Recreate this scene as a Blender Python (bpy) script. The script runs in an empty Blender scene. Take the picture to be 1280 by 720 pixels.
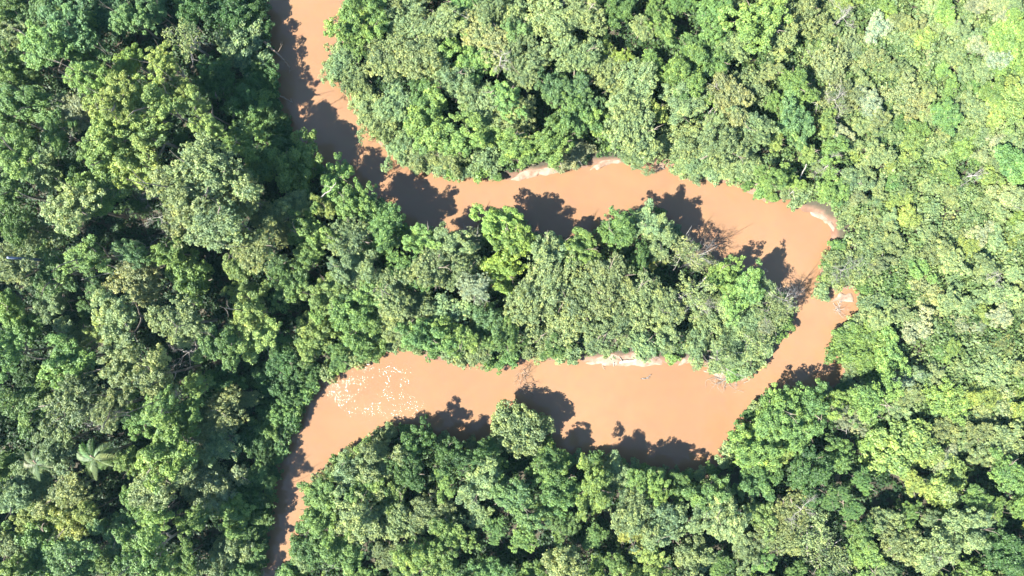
import bpy, math, random
import numpy as np
from mathutils import Vector

random.seed(7)
RNG = np.random.default_rng(7)
S = bpy.context.scene
C = S.collection
TAU = 2 * math.pi

# ---------------------------------------------------------------- camera scale
H = 130.0                      # flying height over the water
F = 853.0                      # focal length in photo pixels (1280 wide)


def at(px, py, z=0.0):
    """photo pixel -> world point at height z (the camera looks straight down)"""
    k = (H - z) / F
    return ((px - 640.0) * k, (360.0 - py) * k)


# ---------------------------------------------------------------- node helpers
def new_mat(name):
    m = bpy.data.materials.new(name)
    m.use_nodes = True
    nt = m.node_tree
    nt.nodes.clear()
    out = nt.nodes.new('ShaderNodeOutputMaterial')
    return m, nt, out


def node(nt, kind, **kw):
    n = nt.nodes.new(kind)
    for k, v in kw.items():
        if k in n.inputs:
            n.inputs[k].default_value = v
        else:
            setattr(n, k, v)
    return n


def noise(nt, scale, detail=4.0, rough=0.55, coord='Object', dist=0.0):
    tc = nt.nodes.new('ShaderNodeTexCoord')
    n = nt.nodes.new('ShaderNodeTexNoise')
    n.inputs['Scale'].default_value = scale
    n.inputs['Detail'].default_value = detail
    n.inputs['Roughness'].default_value = rough
    n.inputs['Distortion'].default_value = dist
    nt.links.new(tc.outputs[coord], n.inputs['Vector'])
    return n


def ramp(nt, src, stops):
    r = nt.nodes.new('ShaderNodeValToRGB')
    e = r.color_ramp.elements
    while len(e) < len(stops):
        e.new(0.5)
    for i, (p, c) in enumerate(stops):
        e[i].position = p
        e[i].color = (*c, 1) if len(c) == 3 else c
    nt.links.new(src, r.inputs['Fac'])
    return r


def mixc(nt, blend, fac, a, b):
    m = nt.nodes.new('ShaderNodeMix')
    m.data_type = 'RGBA'
    m.blend_type = blend
    m.clamp_result = False
    for sock, v in ((m.inputs['Factor'], fac), (m.inputs[6], a), (m.inputs[7], b)):
        if hasattr(v, 'is_linked'):
            nt.links.new(v, sock)
        else:
            sock.default_value = (*v, 1) if isinstance(v, tuple) and len(v) == 3 else v
    return m.outputs[2]


# ---------------------------------------------------------------- materials
def leaf_material(name, use_object_colour=True, stops=None, transl=0.26):
    m, nt, out = new_mat(name)
    at_ = node(nt, 'ShaderNodeAttribute', attribute_name='tone')
    if use_object_colour:
        oi = nt.nodes.new('ShaderNodeObjectInfo')
        base = oi.outputs['Color']
    else:
        hue = node(nt, 'ShaderNodeAttribute', attribute_name='hue')
        base = ramp(nt, hue.outputs['Fac'], stops).outputs['Color']
    # leaf to leaf differences: yellower to bluer, widened to paint highlights and shade specks
    v = ramp(nt, at_.outputs['Fac'], [(0.0, (0.42, 0.50, 0.56)), (0.5, (1.0, 1.0, 1.0)), (1.0, (1.60, 1.40, 1.05))])
    nz = noise(nt, 2.3 if use_object_colour else 0.35, 3, 0.6)
    vv = ramp(nt, nz.outputs['Fac'], [(0.30, (0.80, 0.90, 1.02)), (0.70, (1.22, 1.10, 0.95))])
    base = mixc(nt, 'MULTIPLY', 1.0, base, vv.outputs['Color'])
    col = mixc(nt, 'MULTIPLY', 1.0, base, v.outputs['Color'])
    p = node(nt, 'ShaderNodeBsdfPrincipled', Roughness=0.58)
    p.inputs['Specular IOR Level'].default_value = 0.38
    nt.links.new(col, p.inputs['Base Color'])
    tcol = mixc(nt, 'MULTIPLY', 1.0, col, (1.25, 1.35, 0.55))
    t = nt.nodes.new('ShaderNodeBsdfTranslucent')
    nt.links.new(tcol, t.inputs['Color'])
    mx = node(nt, 'ShaderNodeMixShader')
    mx.inputs[0].default_value = transl
    nt.links.new(p.outputs[0], mx.inputs[1])
    nt.links.new(t.outputs[0], mx.inputs[2])
    nt.links.new(mx.outputs[0], out.inputs['Surface'])
    return m


def bark_material(name, a, b, scale=6.0):
    m, nt, out = new_mat(name)
    n = noise(nt, scale, 5, 0.6)
    c = ramp(nt, n.outputs['Fac'], [(0.3, a), (0.7, b)])
    p = node(nt, 'ShaderNodeBsdfPrincipled', Roughness=0.85)
    bp = node(nt, 'ShaderNodeBump', Strength=0.5, Distance=0.05)
    nt.links.new(n.outputs['Fac'], bp.inputs['Height'])
    nt.links.new(c.outputs['Color'], p.inputs['Base Color'])
    nt.links.new(bp.outputs[0], p.inputs['Normal'])
    nt.links.new(p.outputs[0], out.inputs['Surface'])
    return m


M_LEAF = leaf_material('leaves')
M_UNDER = leaf_material('undergrowth_leaves', False,
                        [(0.0, (0.018, 0.045, 0.016)), (0.35, (0.038, 0.078, 0.022)), (0.65, (0.105, 0.160, 0.052)), (1.0, (0.165, 0.205, 0.092))])
M_WOOD = leaf_material('outer_forest_leaves', False,
                       [(0.0, (0.040, 0.085, 0.030)), (0.4, (0.080, 0.135, 0.044)), (0.7, (0.12, 0.165, 0.062)), (1.0, (0.145, 0.175, 0.08))])
M_BARK = bark_material('bark', (0.10, 0.075, 0.055), (0.24, 0.20, 0.155))
M_PALE = bark_material('pale_bark', (0.14, 0.125, 0.108), (0.28, 0.26, 0.23))
M_GREY = bark_material('grey_dead_wood', (0.095, 0.088, 0.08), (0.19, 0.18, 0.17))
M_BROWN = bark_material('brown_dead_twigs', (0.13, 0.085, 0.055), (0.30, 0.22, 0.15))
M_POLE = bark_material('blue_grey_wood', (0.09, 0.11, 0.15), (0.17, 0.20, 0.26))


def ground_material():
    m, nt, out = new_mat('forest_soil')
    geo = nt.nodes.new('ShaderNodeNewGeometry')
    sep = nt.nodes.new('ShaderNodeSeparateXYZ')
    nt.links.new(geo.outputs['Position'], sep.inputs[0])
    big = noise(nt, 0.25, 6, 0.6)
    fine = noise(nt, 2.2, 6, 0.7)
    litter = ramp(nt, fine.outputs['Fac'], [(0.3, (0.022, 0.020, 0.012)), (0.55, (0.045, 0.038, 0.022)), (0.75, (0.03, 0.042, 0.018))])
    mud = ramp(nt, big.outputs['Fac'], [(0.35, (0.10, 0.050, 0.029)), (0.7, (0.17, 0.11, 0.074))])
    # height above the river decides between washed mud and leaf litter
    mp = node(nt, 'ShaderNodeMapRange')
    mp.inputs['From Min'].default_value = 0.30
    mp.inputs['From Max'].default_value = 0.75
    ad = node(nt, 'ShaderNodeMath', operation='MULTIPLY_ADD')
    nt.links.new(fine.outputs['Fac'], ad.inputs[0])
    ad.inputs[1].default_value = 0.5
    nt.links.new(sep.outputs['Z'], ad.inputs[2])
    sb = node(nt, 'ShaderNodeMath', operation='SUBTRACT')
    nt.links.new(ad.outputs[0], sb.inputs[0])
    sb.inputs[1].default_value = 0.25
    nt.links.new(sb.outputs[0], mp.inputs['Value'])
    col = mixc(nt, 'MIX', mp.outputs['Result'], mud.outputs['Color'], litter.outputs['Color'])
    p = node(nt, 'ShaderNodeBsdfPrincipled', Roughness=0.9)
    bp = node(nt, 'ShaderNodeBump', Strength=0.6, Distance=0.12)
    nt.links.new(fine.outputs['Fac'], bp.inputs['Height'])
    nt.links.new(bp.outputs[0], p.inputs['Normal'])
    nt.links.new(col, p.inputs['Base Color'])
    nt.links.new(p.outputs[0], out.inputs['Surface'])
    return m


def sand_material():
    m, nt, out = new_mat('pale_sand')
    n1 = noise(nt, 0.9, 6, 0.65)
    c = ramp(nt, n1.outputs['Fac'], [(0.32, (0.12, 0.070, 0.044)), (0.48, (0.19, 0.130, 0.092)), (0.7, (0.245, 0.195, 0.15))])
    p = node(nt, 'ShaderNodeBsdfPrincipled', Roughness=0.92)
    bp = node(nt, 'ShaderNodeBump', Strength=0.5, Distance=0.08)
    n2 = noise(nt, 5, 5, 0.7)
    nt.links.new(n2.outputs['Fac'], bp.inputs['Height'])
    nt.links.new(bp.outputs[0], p.inputs['Normal'])
    nt.links.new(c.outputs['Color'], p.inputs['Base Color'])
    nt.links.new(p.outputs[0], out.inputs['Surface'])
    return m


def water_material():
    m, nt, out = new_mat('muddy_water')
    tc = nt.nodes.new('ShaderNodeTexCoord')
    # silt in slow streaks
    n1 = noise(nt, 0.035, 5, 0.55, dist=1.2)
    n2 = noise(nt, 0.4, 4, 0.6, dist=0.6)
    c = ramp(nt, n1.outputs['Fac'], [(0.28, (0.170, 0.096, 0.051)), (0.72, (0.208, 0.121, 0.066))])
    col = mixc(nt, 'MULTIPLY', 0.16, c.outputs['Color'], n2.outputs['Color'])
    p = node(nt, 'ShaderNodeBsdfPrincipled', Roughness=0.09, IOR=1.333)
    nt.links.new(col, p.inputs['Base Color'])
    # a riffle of small steep waves in the lower west reach, calm water elsewhere
    gx, gy = at(480, 487)
    mp = node(nt, 'ShaderNodeVectorMath', operation='DISTANCE')
    sc = node(nt, 'ShaderNodeMapping')
    sc.inputs['Scale'].default_value = (0.82, 1.7, 1.0)
    nt.links.new(tc.outputs['Object'], sc.inputs['Vector'])
    nt.links.new(sc.outputs[0], mp.inputs[0])
    mp.inputs[1].default_value = (gx * 0.82, gy * 1.7, 0)
    fall = node(nt, 'ShaderNodeMapRange', interpolation_type='SMOOTHSTEP')
    fall.inputs['From Min'].default_value = 16.0
    fall.inputs['From Max'].default_value = 3.5
    nt.links.new(mp.outputs['Value'], fall.inputs['Value'])
    patch = noise(nt, 0.27, 4, 0.65, dist=1.0)
    pr = ramp(nt, patch.outputs['Fac'], [(0.43, (0, 0, 0)), (0.64, (1, 1, 1))])
    mk = node(nt, 'ShaderNodeMath', operation='MULTIPLY')
    nt.links.new(fall.outputs['Result'], mk.inputs[0])
    nt.links.new(pr.outputs['Color'], mk.inputs[1])
    w = noise(nt, 4.6, 3, 0.5, dist=0.5)
    b1 = node(nt, 'ShaderNodeBump', Distance=0.16)
    nt.links.new(mk.outputs[0], b1.inputs['Strength'])
    nt.links.new(w.outputs['Fac'], b1.inputs['Height'])
    ro = node(nt, 'ShaderNodeMapRange')
    ro.inputs['To Min'].default_value = 0.09
    ro.inputs['To Max'].default_value = 0.10
    nt.links.new(mk.outputs[0], ro.inputs['Value'])
    nt.links.new(ro.outputs['Result'], p.inputs['Roughness'])
    w2 = noise(nt, 0.8, 4, 0.6)
    b2 = node(nt, 'ShaderNodeBump', Strength=0.10, Distance=0.05)
    nt.links.new(w2.outputs['Fac'], b2.inputs['Height'])
    nt.links.new(b1.outputs[0], b2.inputs['Normal'])
    nt.links.new(b2.outputs[0], p.inputs['Normal'])
    nt.links.new(p.outputs[0], out.inputs['Surface'])
    return m


M_GROUND, M_SAND, M_WATER = ground_material(), sand_material(), water_material()


# ---------------------------------------------------------------- mesh helpers
def mesh_from(name, V, Q, mat, attrs=None, smooth=False):
    """numpy vertices and quads -> a mesh datablock; attrs: {name: one float per face}"""
    V = np.asarray(V, dtype=np.float32)
    Q = np.asarray(Q, dtype=np.int32)
    k = Q.shape[1]
    me = bpy.data.meshes.new(name)
    me.vertices.add(len(V))
    me.vertices.foreach_set('co', V.ravel())
    me.loops.add(Q.size)
    me.loops.foreach_set('vertex_index', Q.ravel())
    me.polygons.add(len(Q))
    me.polygons.foreach_set('loop_start', np.arange(0, Q.size, k, dtype=np.int32))
    me.update(calc_edges=True)
    for an, av in (attrs or {}).items():
        a = me.attributes.new(an, 'FLOAT', 'FACE')
        a.data.foreach_set('value', np.asarray(av, dtype=np.float32))
    me.polygons.foreach_set('use_smooth', np.full(len(Q), smooth))
    me.materials.append(mat)
    me.validate()
    return me


def link(name, me, parent=None, loc=(0, 0, 0), rz=0.0, scale=(1, 1, 1)):
    o = bpy.data.objects.new(name, me)
    C.objects.link(o)
    if parent:
        o.parent = parent
    o.location = loc
    o.rotation_euler = (0, 0, rz)
    o.scale = scale
    return o


def tag(o, label=None, cat=None, group=None, kind=None):
    for k, v in (('label', label), ('category', cat), ('group', group), ('kind', kind)):
        if v:
            o[k] = v
    return o


def unit(v):
    return v / np.maximum(np.linalg.norm(v, axis=-1, keepdims=True), 1e-9)


def leaf_quads(P, N, size, rng, aspect=0.72):
    """one folded leaf spray (quad) per point P with normal N"""
    n = len(P)
    N = unit(N)
    r = unit(rng.normal(size=(n, 3)))
    U = unit(np.cross(N, r))
    W = np.cross(N, U)
    s = (size * rng.uniform(0.65, 1.35, n))[:, None]
    sag = N * s * rng.uniform(-0.25, 0.05, n)[:, None]
    V = np.stack([P - U * s * 0.5 + sag, P - W * s * 0.5 * aspect, P + U * s * 0.5 + sag, P + W * s * 0.5 * aspect], axis=1).reshape(-1, 3)
    Q = np.arange(4 * n).reshape(n, 4)
    return V, Q


class Tube:
    """collects tapered tubes in one mesh"""

    def __init__(self):
        self.V, self.Q, self.n = [], [], 0

    def add(self, pts, radii, sides=7):
        pts = np.asarray(pts, float)
        m = len(pts)
        T = unit(np.gradient(pts, axis=0))
        ref = np.array([0.0, 0.0, 1.0]) if abs(T[0, 2]) < 0.9 else np.array([1.0, 0.0, 0.0])
        a = np.linspace(0, TAU, sides, endpoint=False)
        for i in range(m):
            u = unit(np.cross(T[i], ref))
            w = np.cross(T[i], u)
            self.V.append(pts[i] + radii[i] * (np.cos(a)[:, None] * u + np.sin(a)[:, None] * w))
        b = self.n
        for i in range(m - 1):
            for j in range(sides):
                k = (j + 1) % sides
                self.Q.append((b + i * sides + j, b + i * sides + k, b + (i + 1) * sides + k, b + (i + 1) * sides + j))
        self.n += m * sides
        # closed ends
        for e, ring in ((0, 0), (m - 1, m - 1)):
            self.V.append(pts[ring][None, :])
            c = self.n
            self.n += 1
            for j in range(sides):
                k = (j + 1) % sides
                self.Q.append((b + ring * sides + j, b + ring * sides + k, c, c))
        return self

    def mesh(self, name, mat):
        V = np.concatenate(self.V)
        me = bpy.data.meshes.new(name)
        me.from_pydata(V.tolist(), [], [tuple(dict.fromkeys(q)) for q in self.Q])
        me.polygons.foreach_set('use_smooth', np.full(len(me.polygons), True))
        me.materials.append(mat)
        me.update()
        return me


def wander(p0, d, length, n, bend, rng, up=0.0):
    """a crooked line of n+1 points from p0 along d"""
    p, d = np.array(p0, float), unit(np.array(d, float))
    out = [p.copy()]
    for _ in range(n):
        d = unit(d + rng.normal(size=3) * bend + np.array([0, 0, up]))
        p = p + d * length / n
        out.append(p.copy())
    return np.array(out)


def branchy(tube, p0, d, length, rad, rng, depth, bend=0.22, up=0.03, fork=3):
    pts = wander(p0, d, length, 6, bend, rng, up)
    tube.add(pts, np.linspace(rad, rad * 0.35, 7), 6 if depth else 5)
    if depth <= 0:
        return
    for _ in range(fork):
        i = int(rng.integers(2, 7))
        dd = unit(pts[min(i, 6)] - pts[i - 1]) + rng.normal(size=3) * 0.7
        branchy(tube, pts[i], dd, length * rng.uniform(0.4, 0.65), rad * 0.45, rng, depth - 1, bend, up, fork)


# ---------------------------------------------------------------- river outline (photo pixels at water level)
BANK_A = [(470, -420), (452, -120), (440, -20), (432, 4), (430, 48), (412, 66), (410, 88), (436, 112), (457, 152), (480, 182), (508, 204), (540, 216), (590, 222), (622, 226),
          (655, 220), (690, 211), (728, 207), (762, 203), (800, 206), (832, 206), (852, 223), (882, 227), (918, 224), (940, 245), (968, 253), (986, 248),
          (1002, 262), (1022, 270), (1039, 281), (1042, 296), (1037, 318), (1026, 345), (1019, 366), (1040, 362), (1074, 362), (1074, 394),
          (1050, 408), (1040, 432), (1055, 455), (1050, 480), (1000, 492), (955, 494), (932, 508), (928, 532), (906, 552), (902, 574), (868, 590),
          (820, 585), (770, 572), (725, 570), (698, 566), (686, 552), (674, 528), (650, 518), (626, 528), (614, 548), (600, 553), (555, 550), (515, 532), (484, 534), (445, 556), (412, 577), (397, 602),
          (386, 640), (371, 682), (348, 722), (335, 800), (330, 1100)]
BANK_B = [(270, 1100), (292, 800), (318, 722), (332, 690), (338, 640), (346, 592), (362, 550), (378, 512), (396, 482), (428, 462), (468, 446), (502, 436), (532, 446),
          (600, 455), (628, 461), (652, 447), (690, 452), (738, 449), (798, 447), (830, 452), (858, 450), (876, 458), (905, 470), (928, 474), (952, 454),
          (974, 430), (988, 404), (990, 380), (972, 362), (950, 350), (920, 336), (880, 318), (852, 292), (828, 266), (798, 266), (768, 274), (748, 294), (700, 300), (662, 292), (646, 266), (612, 266), (600, 290),
          (555, 300), (515, 288), (485, 270), (455, 246), (425, 222), (395, 204), (372, 180), (352, 140), (340, 90), (334, 50), (326, 10), (318, -20), (322, -120), (335, -420)]
RIVER = np.array([at(x, y) for x, y in BANK_A + BANK_B])


def river_distance(P):
    """signed distance to the river: negative on the water"""
    P = np.asarray(P, float)
    A, B = RIVER, np.roll(RIVER, -1, axis=0)
    best = np.full(len(P), 1e18)
    inside = np.zeros(len(P), bool)
    for a, b in zip(A, B):
        ab = b - a
        t = np.clip(((P - a) @ ab) / max(ab @ ab, 1e-9), 0, 1)
        q = P - (a + t[:, None] * ab)
        best = np.minimum(best, (q * q).sum(1))
        cond = (a[1] > P[:, 1]) != (b[1] > P[:, 1])
        xs = a[0] + (P[:, 1] - a[1]) * ab[0] / (ab[1] if abs(ab[1]) > 1e-12 else 1e-12)
        inside ^= cond & (P[:, 0] < xs)
    d = np.sqrt(best)
    return np.where(inside, -d, d)


def vnoise(P, scale, seed):
    """smooth value noise in 0..1"""
    g = np.random.default_rng(seed).random((64, 64))
    q = np.asarray(P) / scale
    i = np.floor(q).astype(int)
    f = q - i
    f = f * f * (3 - 2 * f)
    x0, y0 = i[:, 0] % 64, i[:, 1] % 64
    x1, y1 = (x0 + 1) % 64, (y0 + 1) % 64
    return (g[x0, y0] * (1 - f[:, 0]) + g[x1, y0] * f[:, 0]) * (1 - f[:, 1]) + (g[x0, y1] * (1 - f[:, 0]) + g[x1, y1] * f[:, 0]) * f[:, 1]


def sstep(x, a, b):
    t = np.clip((x - a) / (b - a), 0, 1)
    return t * t * (3 - 2 * t)


def ground_z(P):
    P = np.asarray(P, float)
    d = river_distance(P) + (vnoise(P, 2.3, 11) - 0.5) * 1.3
    land = 0.95 * sstep(d, 0, 1.8) + (vnoise(P, 9, 3) - 0.4) * 0.7 * sstep(d, 2, 8)
    bed = -1.6 * sstep(-d, 0, 3.0)
    return np.where(d > 0, land, bed)


# ground: one sheet, fine near the river and coarse out to the horizon
gx = np.concatenate([[-3000, -1500, -700, -350, -220], np.arange(-150, 150.1, 0.9), [220, 350, 700, 1500, 3000]])
gy = np.concatenate([[-3000, -1500, -700, -350, -180], np.arange(-100, 100.1, 0.9), [180, 350, 700, 1500, 3000]])
XX, YY = np.meshgrid(gx, gy, indexing='ij')
GP = np.stack([XX.ravel(), YY.ravel()], 1)
GZ = ground_z(GP)
idx = np.arange(len(GP)).reshape(XX.shape)
GQ = np.stack([idx[:-1, :-1], idx[1:, :-1], idx[1:, 1:], idx[:-1, 1:]], -1).reshape(-1, 4)
ground = link('ground', mesh_from('ground', np.column_stack([GP, GZ]), GQ, M_GROUND, smooth=True))
tag(ground, 'dark leaf litter soil under the forest sloping to red mud banks', kind='structure')

wq = np.array([(-160, -160, 0), (160, -160, 0), (160, 160, 0), (-160, 160, 0)], float)
water = link('river', mesh_from('river', wq, [(0, 1, 2, 3)], M_WATER))
tag(water, 'opaque orange brown muddy river looping round the wooded peninsula', kind='structure')


# ---------------------------------------------------------------- crown prototypes (unit radius)
def crown_mesh(name, seed, boughs, lobes, per_lobe, lobe_r, leaf, flat=0.75, ragged=0.25, droop=0.0, core=0.15, mat=None):
    rng = np.random.default_rng(seed)
    ph = rng.uniform(0, TAU, 4)
    P, N, T, SZ = [], [], [], []
    wide = (15.0 / boughs) ** 0.4 if boughs < 19 else 1.0
    for b in range(boughs):
        # boughs spread evenly over the upper part of the crown
        u = (b + 0.5) / boughs
        el = math.asin(min(0.98, 0.05 + 0.93 * (1 - u)))
        azm = b * 2.39996 + rng.normal() * 0.35
        out = 1 + ragged * (math.sin(2 * azm + ph[0]) * 0.5 + math.sin(3 * azm + ph[1]) * 0.5) + rng.normal() * ragged * 0.45
        br = rng.uniform(0.30, 0.46) * wide
        rad = max(0.25, out - br)
        bc = np.array([math.cos(azm) * math.cos(el) * rad, math.sin(azm) * math.cos(el) * rad, math.sin(el) * flat * rad * rng.uniform(0.8, 1.2)])
        btone = rng.normal() * 0.10
        for l in range(lobes):
            d = unit(rng.normal(size=3) + np.array([0, 0, 0.55]))
            lc = bc + d * br * np.array([1, 1, 0.8]) * rng.uniform(0.55, 1.0)
            lr = lobe_r * rng.uniform(0.65, 1.35)
            k = int(per_lobe * (lr / lobe_r) ** 2)
            q = unit(rng.normal(size=(k, 3)) + np.array([0, 0, 0.35]))
            rr = lr * (0.55 + 0.5 * rng.random(k) ** 0.5)
            p = lc + q * rr[:, None] * np.array([1, 1, 0.85])
            if droop:
                hd = np.linalg.norm(p[:, :2], axis=1)
                p[:, 2] -= droop * hd ** 2 * rng.uniform(0.6, 1.3, k)
            P.append(p)
            N.append(q * 0.8 + np.array([0, 0, 0.55]) + rng.normal(size=(k, 3)) * 0.52)
            T.append(np.clip(0.45 + btone + rng.normal() * 0.11 + rng.normal(size=k) * 0.20, 0, 1))
    k = int(core * sum(len(p) for p in P))
    q = unit(rng.normal(size=(k, 3)))
    p = q * (rng.random(k) ** 0.4 * 0.72)[:, None] * np.array([1, 1, flat * 0.75])
    P.append(p)
    N.append(q + rng.normal(size=(k, 3)) * 0.5)
    T.append(np.clip(0.4 + rng.normal(size=k) * 0.15, 0, 1))
    P, N, T = np.concatenate(P), np.concatenate(N), np.concatenate(T)
    V, Q = leaf_quads(P, N, leaf, rng)
    return mesh_from(name, V, Q, mat or M_LEAF, {'tone': T})


CROWNS = {
    'lobed': [crown_mesh('lobed_crown', 100 + i, (9, 12, 15, 18, 10, 14)[i], (15, 12, 10, 9, 14, 11)[i], 74, 0.125, 0.067, 0.95, 0.40) for i in range(6)],
    'bushy': [crown_mesh('bushy_crown', 200 + i, (19, 13, 22, 16, 25, 11, 18)[i], (14, 19, 12, 16, 11, 22, 15)[i], 46, 0.112, 0.066, 0.85, 0.48) for i in range(7)],
    'fine': [crown_mesh('fine_crown', 300 + i, 22, 28, 24, 0.076, 0.058, 0.72, 0.38) for i in range(7)],
    'soft': [crown_mesh('soft_crown', 400 + i, 24, 26, 26, 0.080, 0.054, 0.60, 0.38, droop=0.28) for i in range(5)],
    'sparse': [crown_mesh('sparse_crown', 500 + i, 14, 11, 13, 0.105, 0.066, 0.66, 0.36, core=0.05) for i in range(4)],
    'scrub': [crown_mesh('scrub_crown', 600 + i, 16, 14, 44, 0.13, 0.088, 0.50, 0.45, core=0.3) for i in range(6)],
    'bank': [crown_mesh('bank_crown', 650 + i, 10, 8, 24, 0.19, 0.165, 0.60, 0.45, droop=0.15, core=0.3) for i in range(5)],
}


def trunk_mesh(name, seed, mat, limbs=6, fork=2, reach=0.82, depth=1):
    """height 1 to the crown's middle; limbs reach out to the crown's edge"""
    rng = np.random.default_rng(seed)
    t = Tube()
    pts = wander((0, 0, -0.06), (0, 0, 1), 1.06, 7, 0.05, rng)
    t.add(pts, [0.085, 0.062, 0.056, 0.052, 0.047, 0.042, 0.037, 0.03], 9)
    for i in range(limbs):
        a = i * TAU / limbs + rng.normal() * 0.3
        s = pts[int(rng.integers(4, 8))]
        d = (math.cos(a), math.sin(a), rng.uniform(0.15, 0.5))
        branchy(t, s, d, reach * rng.uniform(0.75, 1.1), 0.028, rng, depth, 0.16, 0.02, fork)
    return t.mesh(name, mat)


ROUND = crown_mesh('round_crown', 690, 26, 18, 34, 0.095, 0.062, 0.80, 0.10)
TRUNKS = [trunk_mesh('trunk', 700 + i, M_BARK) for i in range(5)]
PALE_TRUNKS = [trunk_mesh('pale_trunk', 720 + i, M_PALE, 7, 3, 0.95, 1) for i in range(3)]

# ---------------------------------------------------------------- leaf colours
COL = {
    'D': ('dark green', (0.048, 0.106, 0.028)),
    'G': ('mid green', (0.092, 0.167, 0.044)),
    'B': ('bright green', (0.123, 0.204, 0.051)),
    'Y': ('yellow-green', (0.164, 0.228, 0.059)),
    'L': ('lime green', (0.159, 0.243, 0.050)),
    'W': ('yellow', (0.195, 0.241, 0.057)),
    'O': ('olive', (0.139, 0.182, 0.069)),
    'P': ('pale grey-green', (0.150, 0.212, 0.086)),
    'T': ('tan-tinged', (0.169, 0.202, 0.082)),
    'S': ('silvery grey', (0.175, 0.217, 0.122)),
    'E': ('blue-green', (0.088, 0.165, 0.059)),
}
TEX = {'lobed': 'lobed', 'bushy': 'bushy', 'fine': 'fine-leaved', 'soft': 'soft-leaved', 'sparse': 'thin-crowned', 'scrub': 'low', 'bank': 'waterside'}
NAME = {'lobed': 'broadleaf_tree', 'bushy': 'bushy_tree', 'fine': 'fine_leaved_tree', 'soft': 'riverside_tree', 'sparse': 'sparse_tree', 'scrub': 'scrub_bush', 'bank': 'bank_bush'}
GROUP = {'lobed': 'lobed broadleaf trees of the forest', 'bushy': 'bushy trees of the forest', 'fine': 'fine-leaved trees of the forest',
         'soft': 'soft trees along the river banks', 'sparse': 'thin-crowned trees with bare limbs', 'scrub': 'low bushes of the scrub', 'bank': 'small bushes along the waterline'}

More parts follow.
